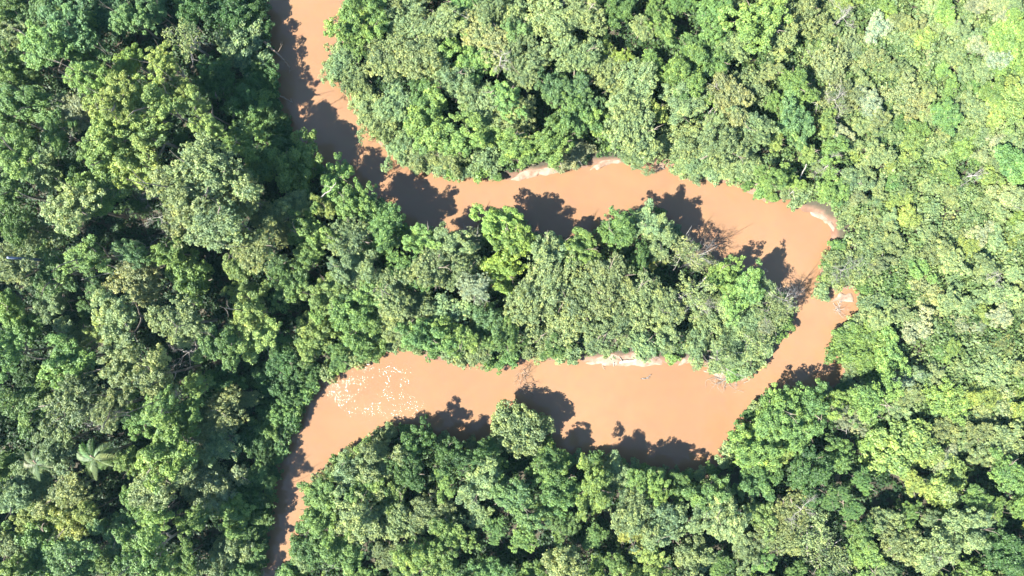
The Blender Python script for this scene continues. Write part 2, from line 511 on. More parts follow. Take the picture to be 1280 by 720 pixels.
# x, y, radius in photo pixels at crown height, crown kind, colour
SPEC = """
12 8 24 bushy G;50 15 30 fine E;85 35 30 fine E;130 18 36 fine E;165 25 22 lobed E;197 15 17 lobed E;15 45 28 fine P;55 60 30 bushy B;10 82 24 lobed B
12 112 17 lobed B;40 100 18 lobed G;110 66 28 bushy B;162 77 21 lobed L;115 100 26 lobed B;142 94 13 lobed B;206 80 20 lobed Y;150 125 27 lobed Y;196 130 29 lobed Y
140 160 28 lobed Y;185 168 31 lobed Y;222 108 17 lobed Y;246 132 17 lobed Y;262 162 19 lobed Y;92 142 28 fine S;40 130 28 bushy G;62 146 22 lobed O;30 168 26 lobed B
8 150 20 lobed B;72 168 20 lobed B;235 50 24 sparse P;306 56 33 bushy P;286 14 30 bushy D;240 10 26 bushy D;272 102 26 bushy D;300 128 24 bushy D
325 152 27 lobed G;358 150 17 lobed D;374 206 35 lobed B;430 222 25 lobed B;452 246 25 lobed B;482 258 24 bushy D;300 178 21 lobed G;330 208 26 bushy G
266 216 40 fine O;228 238 34 fine O;302 242 28 fine O;20 196 28 bushy B;58 216 25 bushy P;10 240 24 bushy G;134 194 26 lobed B;142 226 30 bushy G;182 208 30 lobed Y
86 214 22 lobed D;94 260 32 bushy P;122 254 24 bushy B;20 282 26 bushy G;42 310 28 fine O;14 334 26 fine O;72 342 26 bushy G;110 320 24 bushy G;168 316 20 lobed E
176 346 33 fine T;240 262 40 fine O;272 278 36 fine O;240 346 33 lobed B;214 316 18 lobed B;302 332 22 lobed Y;15 384 24 lobed B;30 412 30 lobed G;10 442 24 lobed B
70 376 22 bushy P;100 422 23 lobed P;130 415 16 lobed Y;152 396 28 bushy P;182 364 22 fine O;90 450 28 lobed B;155 458 27 lobed O;196 470 27 lobed O;230 404 31 fine P
280 430 24 bushy G;250 482 18 lobed Y;102 500 36 fine O;40 506 30 bushy G;142 510 24 bushy O;202 500 22 lobed B;232 516 24 lobed B;180 522 24 lobed B;272 520 31 fine O
46 478 24 bushy D;276 478 22 bushy D;312 368 21 lobed Y;312 392 27 lobed Y;326 420 26 lobed Y;390 292 27 lobed B;386 320 20 lobed B;364 356 26 bushy G;322 308 28 fine O
348 330 18 fine E;440 300 29 fine P;476 298 25 bushy B;412 366 25 lobed Y;472 352 24 fine P;494 376 30 fine O;440 398 28 bushy G;400 410 26 lobed Y;388 434 21 lobed Y
450 428 24 bushy G;500 410 24 fine P;350 288 20 fine O;332 268 22 fine O;370 258 22 bushy P;75 553 28 fine O;166 575 20 lobed B;40 602 28 fine O;46 640 22 lobed W
86 614 26 fine O;90 646 28 lobed W;112 640 16 lobed W;66 682 40 bushy G;94 706 28 lobed E;15 622 22 fine P;10 582 20 bushy G;10 682 22 fine P;15 714 24 lobed B
216 560 34 lobed B;272 548 30 fine P;202 600 34 fine P;266 600 38 fine T;176 626 22 lobed B;150 660 24 lobed E;196 646 22 lobed B;186 692 30 lobed B;150 702 22 lobed B
246 646 20 lobed B;230 700 21 lobed B;286 692 28 bushy P;296 640 22 lobed B;314 548 24 lobed D;336 470 25 bushy D;331 540 22 lobed G;350 514 17 lobed G
324 592 18 lobed B;325 652 20 bushy G;300 664 20 lobed B;318 690 18 bushy G;378 694 17 soft P;322 716 16 soft G;312 618 20 lobed D;355 448 22 bushy D;390 460 14 bushy D
490 276 26 lobed G;535 290 23 bushy B;560 304 24 bushy P;585 290 15 fine S;624 280 25 lobed L;643 304 26 lobed L;626 338 24 lobed L;692 314 28 lobed P;726 312 21 lobed B
770 290 24 bushy G;808 276 20 bushy P;826 296 22 bushy P;816 322 12 lobed W;798 326 18 lobed D;854 316 25 sparse T;440 336 24 bushy P;540 336 30 fine O;512 342 26 fine G
576 342 24 fine O;594 360 20 fine S;460 370 26 bushy B;480 408 26 bushy G;520 382 30 fine O;556 392 28 fine P;532 420 26 bushy G;572 422 24 bushy B;610 400 26 bushy E
600 430 24 soft P;632 424 20 bushy G;680 350 36 fine O;720 372 36 fine O;660 382 28 fine O;700 410 32 fine O;742 394 30 fine T;762 350 32 fine O;800 370 30 fine O
770 404 28 fine O;746 428 18 bushy O;692 434 17 bushy G;832 382 22 fine O;866 366 24 sparse P;882 396 27 soft P;832 414 20 bushy P;870 428 24 soft P;906 382 28 soft P
930 362 25 bushy B;952 352 18 sparse P;978 384 18 sparse O;900 346 23 bushy B;940 402 26 soft P;966 392 20 sparse O;956 410 12 fine S;922 430 28 soft P;902 450 20 sparse P;944 430 20 sparse P
440 26 26 bushy B;447 52 16 bushy B;428 80 22 soft P;446 100 22 soft P;460 130 24 soft P;480 156 24 soft P;504 184 22 soft P;510 30 34 fine O;552 30 30 fine O
482 72 32 fine O;526 70 34 fine O;470 26 22 bushy B;530 126 22 bushy G;536 156 32 bushy B;496 130 22 fine P;602 46 30 fine T;612 14 26 fine P;642 18 27 fine P
644 44 20 lobed E;580 10 24 bushy G;590 80 28 bushy B;570 106 24 bushy P;602 130 30 fine O;642 72 26 fine O;652 96 20 fine O;630 124 24 bushy B;642 150 28 fine O
672 76 20 bushy P;690 112 24 lobed E;600 166 26 bushy B;570 178 26 bushy B;610 194 26 soft P;560 194 24 soft P;526 190 22 soft P;644 184 24 bushy B;692 28 34 fine P
722 70 26 fine P;726 20 26 fine O;720 116 24 bushy E;720 150 28 bushy G;688 178 26 bushy B;714 188 22 soft S;668 190 20 bushy B;757 67 12 lobed L;778 75 12 lobed L
760 92 26 fine O;792 112 32 fine P;812 84 20 bushy B;856 130 26 bushy P;856 98 28 bushy B;792 166 33 fine O;760 160 22 bushy B;798 192 20 soft P;850 176 32 soft P
870 200 22 soft P;906 186 30 fine O;910 124 28 fine T;936 110 22 fine O;940 160 24 fine P;930 206 24 soft P;890 84 26 bushy B;945 30 34 lobed B;890 20 24 bushy G
868 62 22 bushy G;918 58 22 fine P;1000 20 28 fine O;975 46 26 fine P;1060 64 24 fine T;1034 86 26 fine T;1046 122 26 fine T;1120 124 26 fine T;1142 132 22 fine T
990 150 26 bushy E;1085 78 22 fine T;650 532 37 lobed P;472 574 28 bushy P;456 602 26 bushy B;490 612 24 bushy B;512 592 22 bushy D;432 592 24 bushy P;402 612 22 bushy B
400 646 28 bushy G;384 680 22 bushy G;450 650 30 bushy P;502 650 26 fine P;540 640 28 fine O;562 666 26 bushy B;530 692 28 bushy B;432 692 26 bushy B;520 552 24 lobed D
560 570 24 lobed D;588 560 20 lobed D;602 600 28 bushy P;642 620 28 bushy E;612 572 20 bushy G;690 582 24 bushy G;704 560 14 lobed G;745 572 15 lobed B;772 584 22 bushy P
800 580 16 lobed B;816 596 22 lobed B;820 612 15 lobed L;850 606 17 lobed G;742 612 25 bushy B;702 612 28 bushy G;790 642 30 fine O;786 664 20 fine W;832 652 34 bushy P
882 620 26 bushy B;902 644 28 bushy P;940 562 28 bushy B;942 600 24 bushy G;960 508 28 bushy B;982 502 22 bushy B;1012 506 27 bushy G;954 540 26 bushy B;992 542 26 bushy B
1058 428 24 scrub G;1092 418 26 scrub B;1084 452 24 scrub G;1110 445 24 scrub B;1050 338 23 soft P;1074 330 22 soft P;1094 398 15 bushy P;986 642 26 fine O;1012 662 30 sparse O;972 672 26 fine O;1034 692 28 sparse O
1120 560 34 scrub Y;1150 560 28 scrub Y;1100 560 26 scrub B;1180 610 30 scrub Y;1200 660 30 bushy P;1130 680 30 fine O;1160 690 26 bushy P;1250 690 34 bushy D;1010 590 28 bushy D
1084 500 26 bushy B;1060 520 20 fine S;1180 500 24 scrub B;1040 480 20 bushy B;975 290 1 scrub B
"""
TREES = []
for row in SPEC.strip().split('\n'):
    for it in row.split(';'):
        x, y, r, k, c = it.split()
        if float(r) > 5:
            TREES.append([float(x), float(y), float(r), k, c])


def scrubby(x, y):
    """how far a spot belongs to the low scrub east of the river (0..1)"""
    v = sstep(np.array(x - 0.25 * (y - 60)), 960, 1080) * (1 - sstep(np.array(y + 0.10 * (x - 1280)), 500, 600))
    return float(v)


def tree_height(x, y, r, kind, c='G'):
    if kind == 'bank':
        return 1.6 + r * 0.09
    if kind == 'scrub':
        return (2.2 + r * 0.05) * random.uniform(0.75, 1.9)
    if x < 345:
        base = 14.5
    elif y > 480:
        base = 8.6
    elif y > 215 + 0 * x and x < 985 and y > 230:
        base = 9.6
    else:
        base = 7.4
    hgt = base * (0.66 + 0.0135 * r) * (random.uniform(0.58, 1.28) if x < 345 else random.uniform(0.82, 1.18))
    sc = scrubby(x, y)
    hgt = hgt * (1 - 0.5 * sc)
    if x < 345:
        hgt *= 0.5 if c == 'D' else 1.12 if c in 'YLBOW' else 0.95
    if c == 'Y' and 138 < x < 266 and 75 < y < 175:
        hgt = max(hgt, random.uniform(15.5, 18.5))
    if 225 < x < 345 and y > 540:
        hgt = min(hgt, float(np.interp(x, [230, 268, 300, 332], [11.5, 8.0, 5.2, 3.2])) * random.uniform(0.9, 1.1))
    if 268 < x < 392 and (y < 175 or y > 455):
        hgt = min(hgt, float(np.interp(x, [268, 300, 332, 345], [11, 6.5, 3.6, 3.2])) * random.uniform(0.85, 1.1))
    if r == 37:
        hgt = 7.0
    if kind == 'soft':
        hgt *= 0.62
    return max(3.0, hgt)


# fill the forest between the trees placed above
def filler():
    r = random.Random(21)
    out = []
    for _ in range(14000):
        x, y = r.uniform(-22, 1302), r.uniform(-22, 742)
        sc = scrubby(x, y)
        if r.random() < sc:
            rad = r.choice([11, 13, 15, 17, 20, 24])
            k = r.choice(['scrub', 'scrub', 'scrub', 'scrub', 'soft', 'bushy'])
            c = r.choice('PPPPPOOBYTGS')
            gap = 0.66
        else:
            rad = r.choice([14, 17, 20, 24, 28])
            k = r.choice(['lobed', 'bushy', 'bushy', 'fine', 'fine'])
            c = r.choice('GBBPOYG') if x > 345 else r.choice('GDDOEDB')  # west mix leans to dark green, painting its shaded pockets deeper
            gap = 0.80 if x > 345 else 0.97
        ok = True
        for (x2, y2, r2, _k, _c) in TREES + out:
            if (x - x2) ** 2 + (y - y2) ** 2 < (gap * (rad + r2)) ** 2:
                ok = False
                break
        # keep the dark clearings of the photograph open
        for (hx, hy, hr) in HOLES:
            if (x - hx) ** 2 + (y - hy) ** 2 < (hr + rad * 0.5) ** 2:
                ok = False
        if ok and river_distance(np.array([at(x, y, 0.5)]))[0] > rad * 0.11:
            out.append([x, y, rad, k, c])
    return out


HOLES = [(290, 95, 26), (50, 250, 22), (320, 460, 18), (265, 665, 20), (1050, 600, 16), (1105, 622, 16), (180, 432, 20), (130, 600, 18), (15, 660, 14), (90, 225, 14),
         (540, 105, 14), (685, 90, 14), (830, 360, 14), (1178, 486, 8), (1148, 508, 8), (540, 572, 14), (355, 395, 14), (30, 545, 14), (265, 78, 16), (370, 470, 14),
         (1236, 668, 12), (735, 650, 10), (905, 680, 12), (60, 425, 14)]
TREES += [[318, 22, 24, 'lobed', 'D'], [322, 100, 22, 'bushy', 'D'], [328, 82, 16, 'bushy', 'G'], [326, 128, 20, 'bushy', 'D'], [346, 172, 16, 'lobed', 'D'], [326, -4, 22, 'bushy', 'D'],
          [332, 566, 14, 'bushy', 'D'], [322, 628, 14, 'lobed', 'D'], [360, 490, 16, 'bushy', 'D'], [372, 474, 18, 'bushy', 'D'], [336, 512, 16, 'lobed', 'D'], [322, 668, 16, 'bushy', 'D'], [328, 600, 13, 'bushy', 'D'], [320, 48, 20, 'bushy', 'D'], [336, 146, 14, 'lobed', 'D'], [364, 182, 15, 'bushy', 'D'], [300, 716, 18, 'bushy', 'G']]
TREES += filler()

SANDY = [(680, 214), (652, 222), (765, 203), (826, 206), (1036, 282), (1022, 270), (745, 448), (780, 447), (812, 447), (868, 452), (1056, 369)]


def bank_bushes():
    r = random.Random(4)
    out = []
    n = len(RIVER)
    for i in range(n):
        a, b = RIVER[i], RIVER[(i + 1) % n]
        L = float(np.linalg.norm(b - a))
        if L < 0.2 or L > 30:
            continue
        nrm = np.array([-(b - a)[1], (b - a)[0]]) / L
        for s_ in np.arange(0, L, 1.3):
            p = a + (b - a) * s_ / L
            rad = r.uniform(8, 14)
            q = p + nrm * rad * 0.152 * 0.62
            if river_distance(q[None])[0] < 0:
                q = p - nrm * rad * 0.152 * 0.62
            x, y = q[0] * F / H + 640, 360 - q[1] * F / H
            if not (-10 < x < 1290 and -10 < y < 730):
                continue
            if any((x - u) ** 2 + (y - v) ** 2 < 22 ** 2 for u, v in SANDY):
                continue
            if any((x - u[0]) ** 2 + (y - u[1]) ** 2 < (0.62 * (rad + u[2])) ** 2 for u in out):
                continue
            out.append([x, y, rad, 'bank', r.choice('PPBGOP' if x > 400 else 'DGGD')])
    return out


TREES += bank_bushes()

# ---------------------------------------------------------------- building one tree of each kind, then copying
proto = {}


def make_tree(kind):
    root = bpy.data.objects.new(NAME[kind], None)
    root.empty_display_size = 0.5
    C.objects.link(root)
    link('crown', CROWNS[kind][0], root)
    link('trunk', TRUNKS[0], root)
    return root


def copy_tree(root):
    r = root.copy()
    C.objects.link(r)
    for ch in root.children:
        c = ch.copy()
        C.objects.link(c)
        c.parent = r
    return r


def settle(x, y, zc, margin):
    """root of a tree whose crown shows at photo pixel x, y; kept on the land"""
    p = np.array(at(x, y, zc))
    for _ in range(12):
        d = river_distance(p[None])[0]
        if d >= margin:
            break
        e = 0.3
        g = np.array([river_distance(np.array([p + (e, 0)]))[0] - river_distance(np.array([p - (e, 0)]))[0],
                      river_distance(np.array([p + (0, e)]))[0] - river_distance(np.array([p - (0, e)]))[0]]) / (2 * e)
        p = p + unit(g) * (margin - d + 0.05)
    return p


LOOK = []          # (object, px, py, radius, kind, colour) for the labels
for n, (x, y, r, kind, c) in enumerate(TREES):
    rr = random.Random(n * 13 + 5)
    hgt = tree_height(x, y, r, kind, c)
    flat = {'lobed': 0.95, 'bushy': 0.85, 'fine': 0.80, 'soft': 0.8, 'sparse': 0.8, 'scrub': 0.75, 'bank': 0.85}[kind]
    rad = r * (H - hgt * 0.8) / F * 1.08
    zc = max(hgt - rad * 0.62 * flat, hgt * 0.45)
    p = settle(x, y, zc, 0.25 if kind == 'bank' else 0.9 if kind in ('soft', 'scrub') else 1.5)
    gz = float(ground_z(p[None])[0])
    if kind not in proto:
        proto[kind] = make_tree(kind)
        root = proto[kind]
    else:
        root = copy_tree(proto[kind])
    root.location = (p[0], p[1], max(gz, 0.05))
    cr = [o for o in root.children if o.name.startswith('crown')][0]
    tr = [o for o in root.children if o.name.startswith('trunk')][0]
    cr.data = rr.choice(CROWNS[kind])
    sxy = rr.uniform(0.84, 1.19)
    if r == 37:
        cr.data, sxy = ROUND, 1.06
    cr.location = (0, 0, zc - max(gz, 0.05))
    cr.scale = (rad * sxy, rad / sxy, rad * flat)
    cr.rotation_euler = (rr.uniform(-.12, .12), rr.uniform(-.12, .12), rr.uniform(0, TAU))
    tr.data = rr.choice(PALE_TRUNKS if kind == 'sparse' or c in 'ST' else TRUNKS)
    tw = rad if kind not in ('scrub', 'bank') else rad * 0.7
    tr.scale = (tw, tw, zc - max(gz, 0.05))
    tr.rotation_euler = (0, 0, rr.uniform(0, TAU))
    col = COL[c][1]
    j = rr.uniform(0.85, 1.18)
    wrm = rr.uniform(0.92, 1.09)
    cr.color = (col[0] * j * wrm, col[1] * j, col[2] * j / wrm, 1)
    tag(root, None, 'bush' if kind in ('scrub', 'bank') else 'tree', GROUP[kind])
    LOOK.append((root, x, y, r, kind, c))


# ---------------------------------------------------------------- dead trees, palms, logs
def bare_tree(x, y, r, mat, seed, label, hgt=8.0, n=5, group='bare dead trees'):
    rng = np.random.default_rng(seed)
    p = settle(x, y, hgt * 0.8, 1.2)
    gz = max(float(ground_z(p[None])[0]), 0.05)
    rad = r * (H - hgt) / F
    root = bpy.data.objects.new('bare_tree', None)
    C.objects.link(root)
    root.location = (p[0], p[1], gz)
    t = Tube()
    pts = wander((0, 0, -0.3), (0, 0, 1), hgt * 0.8, 7, 0.06, rng)
    t.add(pts, np.linspace(0.22, 0.09, 8), 9)
    link('trunk', t.mesh('bare_trunk', mat), root)
    for i in range(n):
        a = i * TAU / n + rng.normal() * 0.3
        b = Tube()
        branchy(b, pts[int(rng.integers(5, 8))], (math.cos(a), math.sin(a), rng.uniform(0.15, 0.6)), rad * rng.uniform(0.6, 1.15), 0.045, rng, 2, 0.26, 0.02, 7)
        link('limb', b.mesh('bare_limb', mat), root)
    tag(root, label, 'dead tree', group)
    return root


BARE = [
    (126, 122, 16, M_GREY, 'grey leafless tree wedged beside the silvery tree in the northwest stand', 12),
    (166, 265, 14, M_BROWN, 'small brownish leafless tree just west of the white dead trees', 12),
    (181, 240, 13, M_GREY, 'small grey bare tree below the yellow-green stand, above the white one', 13),
    (196, 278, 20, M_PALE, 'bleached white bare tree among the olive trees of the west forest', 13),
    (190, 306, 17, M_GREY, 'pale grey bare tree directly below the bleached white one', 12),
    (244, 444, 28, M_PALE, 'wide pale dead tree with long crooked limbs south of an olive crown', 12.5),
    (118, 531, 17, M_GREY, 'grey bare tree just above the two palms', 13),
    (1044, 122, 17, M_PALE, 'white curved bare limbs among the tan scrub of the northeast', 7),
    (1028, 210, 16, M_PALE, 'white bare tree above the river\'s rounded east bay', 6),
    (1056, 336, 24, M_GREY, 'grey twiggy bare tree on the bank at the east bend', 6),
    (1234, 344, 16, M_PALE, 'small white bare tree in the scrub near the east edge', 5),
    (1215, 218, 17, M_PALE, 'thin white dead tree standing in the eastern scrub', 5),
    (872, 322, 22, M_GREY, 'grey bare tree over the upper water near the peninsula\'s tip', 9),
    (888, 312, 20, M_BROWN, 'brown twiggy bare tree leaning out over the upper water just east of the grey one', 9),
    (982, 374, 20, M_GREY, 'grey twiggy bare tree at the very tip of the peninsula', 9),
    (868, 384, 26, M_PALE, 'long pale dead limbs lying over bushes inside the peninsula\'s tip', 9),
    (622, 74, 14, M_PALE, 'short white forked dead tree in the wood north of the river', 12),
    (1000, 640, 20, M_PALE, 'pale bare tree poking through thin olive crowns near the bottom', 12),
    (1055, 20, 18, M_PALE, 'pale bare tree close to the top edge above the tan scrub', 7),
    (1180, 690, 20, M_PALE, 'pale bare tree beside the dark hollow in the southeast', 10),
]
for i, (x, y, r, m, lab, hh) in enumerate(BARE):
    bare_tree(x, y, r, m, 900 + i, lab, hh)


def frond_mesh(seed):
    """an arching palm frond: a rib with leaflets on both sides, 1 long"""
    rng = np.random.default_rng(seed)
    s = np.linspace(0, 1, 15)
    rib = np.stack([s * 0.95, np.zeros(15), 0.42 * s - 0.92 * s ** 2.1], 1)
    V, Q = [], []

    def quad(a, b, c, d):
        Q.append((len(V), len(V) + 1, len(V) + 2, len(V) + 3))
        V.extend([a, b, c, d])
    for i in range(14):
        w = 0.012 * (1 - 0.7 * s[i])
        quad(rib[i] + (0, -w, 0), rib[i + 1] + (0, -w, 0), rib[i + 1] + (0, w, 0), rib[i] + (0, w, 0))
        for side in (-1, 1):
            for q in range(2):
                f = (q + rng.uniform(0, 0.6)) / 2
                b0 = rib[i] * (1 - f) + rib[i + 1] * f
                L = 0.30 * math.sin(math.pi * min(1, 0.15 + 0.85 * s[i])) ** 0.6 + 0.05
                tip = b0 + np.array([L * 0.55, side * L * 0.85, -L * 0.35 + rng.normal() * 0.02])
                mid = (b0 + tip) / 2
                quad(b0, mid + (0.02, -0.015, 0.03), tip, mid + (-0.02, 0.015, 0.03))
    return mesh_from('frond', V, Q, M_LEAF, {'tone': np.clip(0.5 + rng.normal(size=len(Q)) * 0.12, 0, 1)})


FRONDS = [frond_mesh(40 + i) for i in range(4)]
PTUBE = Tube()
PTUBE.add(wander((0, 0, -0.02), (0, 0, 1), 1.02, 8, 0.02, np.random.default_rng(5)), np.linspace(0.019, 0.013, 9), 9)
PALM_TRUNK = PTUBE.mesh('palm_trunk', M_BARK)


def palm(x, y, r, hgt, col, seed, label):
    rng = np.random.default_rng(seed)
    p = settle(x, y, hgt, 1.0)
    gz = max(float(ground_z(p[None])[0]), 0.05)
    root = bpy.data.objects.new('palm_tree', None)
    C.objects.link(root)
    root.location = (p[0], p[1], gz)
    link('trunk', PALM_TRUNK, root, scale=(hgt, hgt, hgt))
    L = r * (H - hgt) / F
    for i in range(15):
        f = link('frond', FRONDS[i % 4], root, (0, 0, hgt), i * 2.39996 + rng.normal() * 0.15, (L * rng.uniform(0.85, 1.1),) * 3)
        f.rotation_euler[1] = -0.55 + 0.09 * i + rng.normal() * 0.06
        f.color = (*[v * rng.uniform(0.85, 1.2) for v in col], 1)
    sp = Tube()
    sp.add(wander((0, 0, 0), (0.3, 0.5, 0.9), L * 0.5, 4, 0.1, rng), np.linspace(0.07, 0.16, 5), 6)
    link('dead_sheath', sp.mesh('dead_sheath', M_BROWN), root, (0, 0, hgt))
    tag(root, label, 'palm', 'palms in the southwest forest')


palm(123, 571, 24, 12.0, (0.085, 0.135, 0.040), 1, 'light green palm with broad fronds, the eastern of two in the southwest forest')
palm(50, 578, 20, 11.6, (0.075, 0.108, 0.045), 2, 'greyish green palm with drooping fronds over olive crowns near the west edge')


def log(name, px, z0, z1, r0, r1, mat, label, cat, seed, twigs=3, group=None, tl=1.6):
    rng = np.random.default_rng(seed)
    pts = []
    for i, (x, y) in enumerate(px):
        z = z0 + (z1 - z0) * i / max(1, len(px) - 1)
        pts.append((*at(x, y, z), z))
    pts = np.array(pts)
    # finer, slightly crooked line
    s = np.linspace(0, len(pts) - 1, 4 * len(pts))
    P = np.stack([np.interp(s, range(len(pts)), pts[:, k]) for k in range(3)], 1)
    P[1:-1] += rng.normal(size=P[1:-1].shape) * 0.06
    o = P.mean(0)
    t = Tube()
    t.add(P - o, np.linspace(r0, r1, len(P)), 9)
    root = link(name, t.mesh(name, mat), None, tuple(o))
    for i in range(twigs):
        b = Tube()
        k = int(rng.integers(len(P) // 3, len(P)))
        d = unit(P[min(k, len(P) - 1)] - P[k - 1]) + rng.normal(size=3) * (0.8, 0.8, 0.25) + (0, 0, 0.15)
        branchy(b, P[k] - o, d, tl * rng.uniform(0.7, 1.2), r1 * 0.7, rng, 1, 0.2, 0.0, 3)
        link('branch', b.mesh('branch', mat), root)
    tag(root, label, cat, group)
    return root


log('fallen_log', [(818, 427), (808, 440), (795, 450), (774, 453)], 1.3, 0.12, 0.16, 0.30, M_PALE,
    'bleached crooked log lying across the pale sand of the peninsula\'s lower bank', 'log', 61, 4)
log('leaning_log', [(846, 400), (862, 383), (878, 362)], 4.2, 7.5, 0.13, 0.07, M_PALE,
    'long slender white trunk leaning over the bushes inside the peninsula\'s tip', 'dead tree', 62, 2)
log('driftwood', [(801, 474), (808, 473), (814, 468)], 0.02, 0.16, 0.10, 0.06, M_GREY,
    'small grey driftwood floating below the sand bank', 'driftwood', 63, 2, tl=0.7)
log('driftwood', [(752, 456), (756, 462)], 0.02, 0.08, 0.07, 0.05, M_BROWN, 'short brown stick floating off the west end of the sand bank', 'driftwood', 64, 1, tl=0.5)
log('driftwood', [(330, 52), (352, 72), (362, 84)], 4.0, 0.2, 0.22, 0.10, M_BROWN,
    'dark dead trunk reaching from the shaded bank into the top inlet', 'dead tree', 65, 3)
log('fallen_log', [(336, 110), (350, 120), (366, 128)], 1.6, 0.15, 0.18, 0.09, M_BROWN,
    'brown trunk slumped into the shaded inlet below the leaning pale tree', 'dead tree', 66, 2)
log('leaning_branch', [(402, 246), (414, 236), (420, 228)], 9.5, 11.5, 0.10, 0.05, M_PALE,
    'short white branch sticking up between the bright green crowns of the neck', 'branch', 67, 1)
log('leaning_log', [(1008, 205), (996, 232), (984, 248)], 4.5, 2.0, 0.10, 0.06, M_PALE,
    'thin white trunk sloping down to the bank above the rounded east bay', 'dead tree', 68, 2)

# tall bare pole by the west edge (it stands upright)
pt = Tube()
bx, by = at(62, 326, 10.0)
pt.add(wander((0, 0, -0.2), (0, 0, 1), 19.0, 8, 0.004, np.random.default_rng(2)), np.linspace(0.26, 0.19, 9), 12)
pole = link('dead_trunk', pt.mesh('dead_trunk', M_POLE), None, (bx, by, 0.9))
tag(pole, 'tall straight blue-grey trunk without branches standing near the west edge', 'dead tree')


# brush caught in the river
def brush(x, y, r, n, mat, seed, label, z=0.1):
    rng = np.random.default_rng(seed)
    cx, cy = at(x, y)
    t = Tube()
    R = r * H / F
    for i in range(n):
        a = rng.uniform(0, TAU)
        q = rng.normal(size=2) * R * 0.28
        branchy(t, (q[0], q[1], -0.1), (math.cos(a), math.sin(a) * 0.7, rng.uniform(0.1, 0.6)), R * rng.uniform(0.5, 0.9), 0.05, rng, 2, 0.25, -0.02, 3)
    o = link('brush_pile', t.mesh('brush_pile', mat), None, (cx, cy, z))
    tag(o, label, 'dead brush')


brush(658, 466, 20, 16, M_BROWN, 71, 'heap of brown dead branches stranded in the river off the peninsula\'s lower bank')
brush(652, 487, 13, 8, M_BROWN, 72, 'dark twigs in the water above the lone rounded bank tree')
brush(1046, 383, 14, 8, M_PALE, 73, 'pale dead twigs in the small nook of the east bank')
brush(905, 470, 24, 16, M_PALE, 74, 'pale dried brush spilling into the river under the peninsula\'s tip', 0.3)
brush(812, 443, 13, 9, M_GREY, 76, 'tangle of grey driftwood lodged on the sand by the crooked log', 0.45)
brush(864, 446, 12, 8, M_GREY, 77, 'grey dead branches lying on the small sand spit', 0.5)
brush(985, 245, 12, 8, M_PALE, 75, 'pale twigs overhanging the notch of the rounded east bay', 1.0)


# ---------------------------------------------------------------- sand banks
def sand(pts, label, top=0.34):
    P = np.array([at(x, y) for x, y in pts])
    c = P.mean(0)
    n = 72
    # resample the outline and make it uneven
    seg = np.vstack([P, P[:1]])
    L = np.concatenate([[0], np.cumsum(np.linalg.norm(np.diff(seg, axis=0), axis=1))])
    s = np.linspace(0, L[-1], n, endpoint=False)
    O = np.stack([np.interp(s, L, seg[:, k]) for k in range(2)], 1)
    O += (np.stack([vnoise(O, 1.1, 5), vnoise(O, 1.1, 6)], 1) - 0.5) * 0.9
    V, Q = [], []
    rings = [1.0, 0.86, 0.66, 0.42, 0.18]
    hz = [-0.25, 0.55, 0.9, 1.0, 1.0]
    for f, h in zip(rings, hz):
        R = c + (O - c) * f
        z = top * h + (vnoise(R, 0.8, 9) - 0.5) * 0.16 * (f < 1)
        V.append(np.column_stack([R - c, z]))
    V = np.concatenate(V)
    for i in range(len(rings) - 1):
        for j in range(n):
            k = (j + 1) % n
            Q.append((i * n + j, i * n + k, (i + 1) * n + k, (i + 1) * n + j))
    V = np.vstack([V, [[0, 0, top]]])
    faces = Q + [((len(rings) - 1) * n + j, (len(rings) - 1) * n + (j + 1) % n, len(V) - 1) for j in range(n)]
    me = bpy.data.meshes.new('sand_bank')
    me.from_pydata(V.tolist(), [], faces)
    me.polygons.foreach_set('use_smooth', np.full(len(me.polygons), True))
    me.materials.append(M_SAND)
    o = link('sand_bank', me, None, (c[0], c[1], 0))
    tag(o, label, 'sand bank', kind='structure')


sand([(638, 226), (650, 214), (664, 198), (684, 200), (700, 204), (712, 204), (698, 216), (670, 221), (650, 226)], 'pale sand bank at the foot of the wood north of the river')
sand([(735, 214), (752, 200), (768, 192), (790, 198), (768, 205), (750, 210)], 'narrow pale sand strip between two soft bushes on the upper bank')
sand([(818, 214), (822, 203), (834, 202), (832, 212)], 'small pale sand patch beside the dark shadow on the upper bank', 0.25)
sand([(1016, 270), (1014, 264), (1028, 267), (1042, 277), (1046, 290), (1041, 292), (1035, 281)], 'pale sandy rim on the rounded east bay')
sand([(728, 455), (740, 444), (760, 440), (790, 440), (815, 430), (826, 442), (828, 456), (800, 458), (760, 456)], 'pale pink sand bank on the peninsula\'s lower side', 0.4)
sand([(846, 456), (852, 440), (870, 428), (892, 430), (886, 444), (874, 454), (858, 456)], 'small sand spit beside the peninsula\'s soft bushes', 0.4)
sand([(876, 462), (900, 456), (930, 462), (944, 456), (930, 478), (905, 476)], 'pale dry shore under the peninsula\'s tip', 0.25)
sand([(1036, 376), (1052, 366), (1068, 368), (1066, 380), (1050, 376)], 'pale shore in the small nook of the east bank', 0.25)


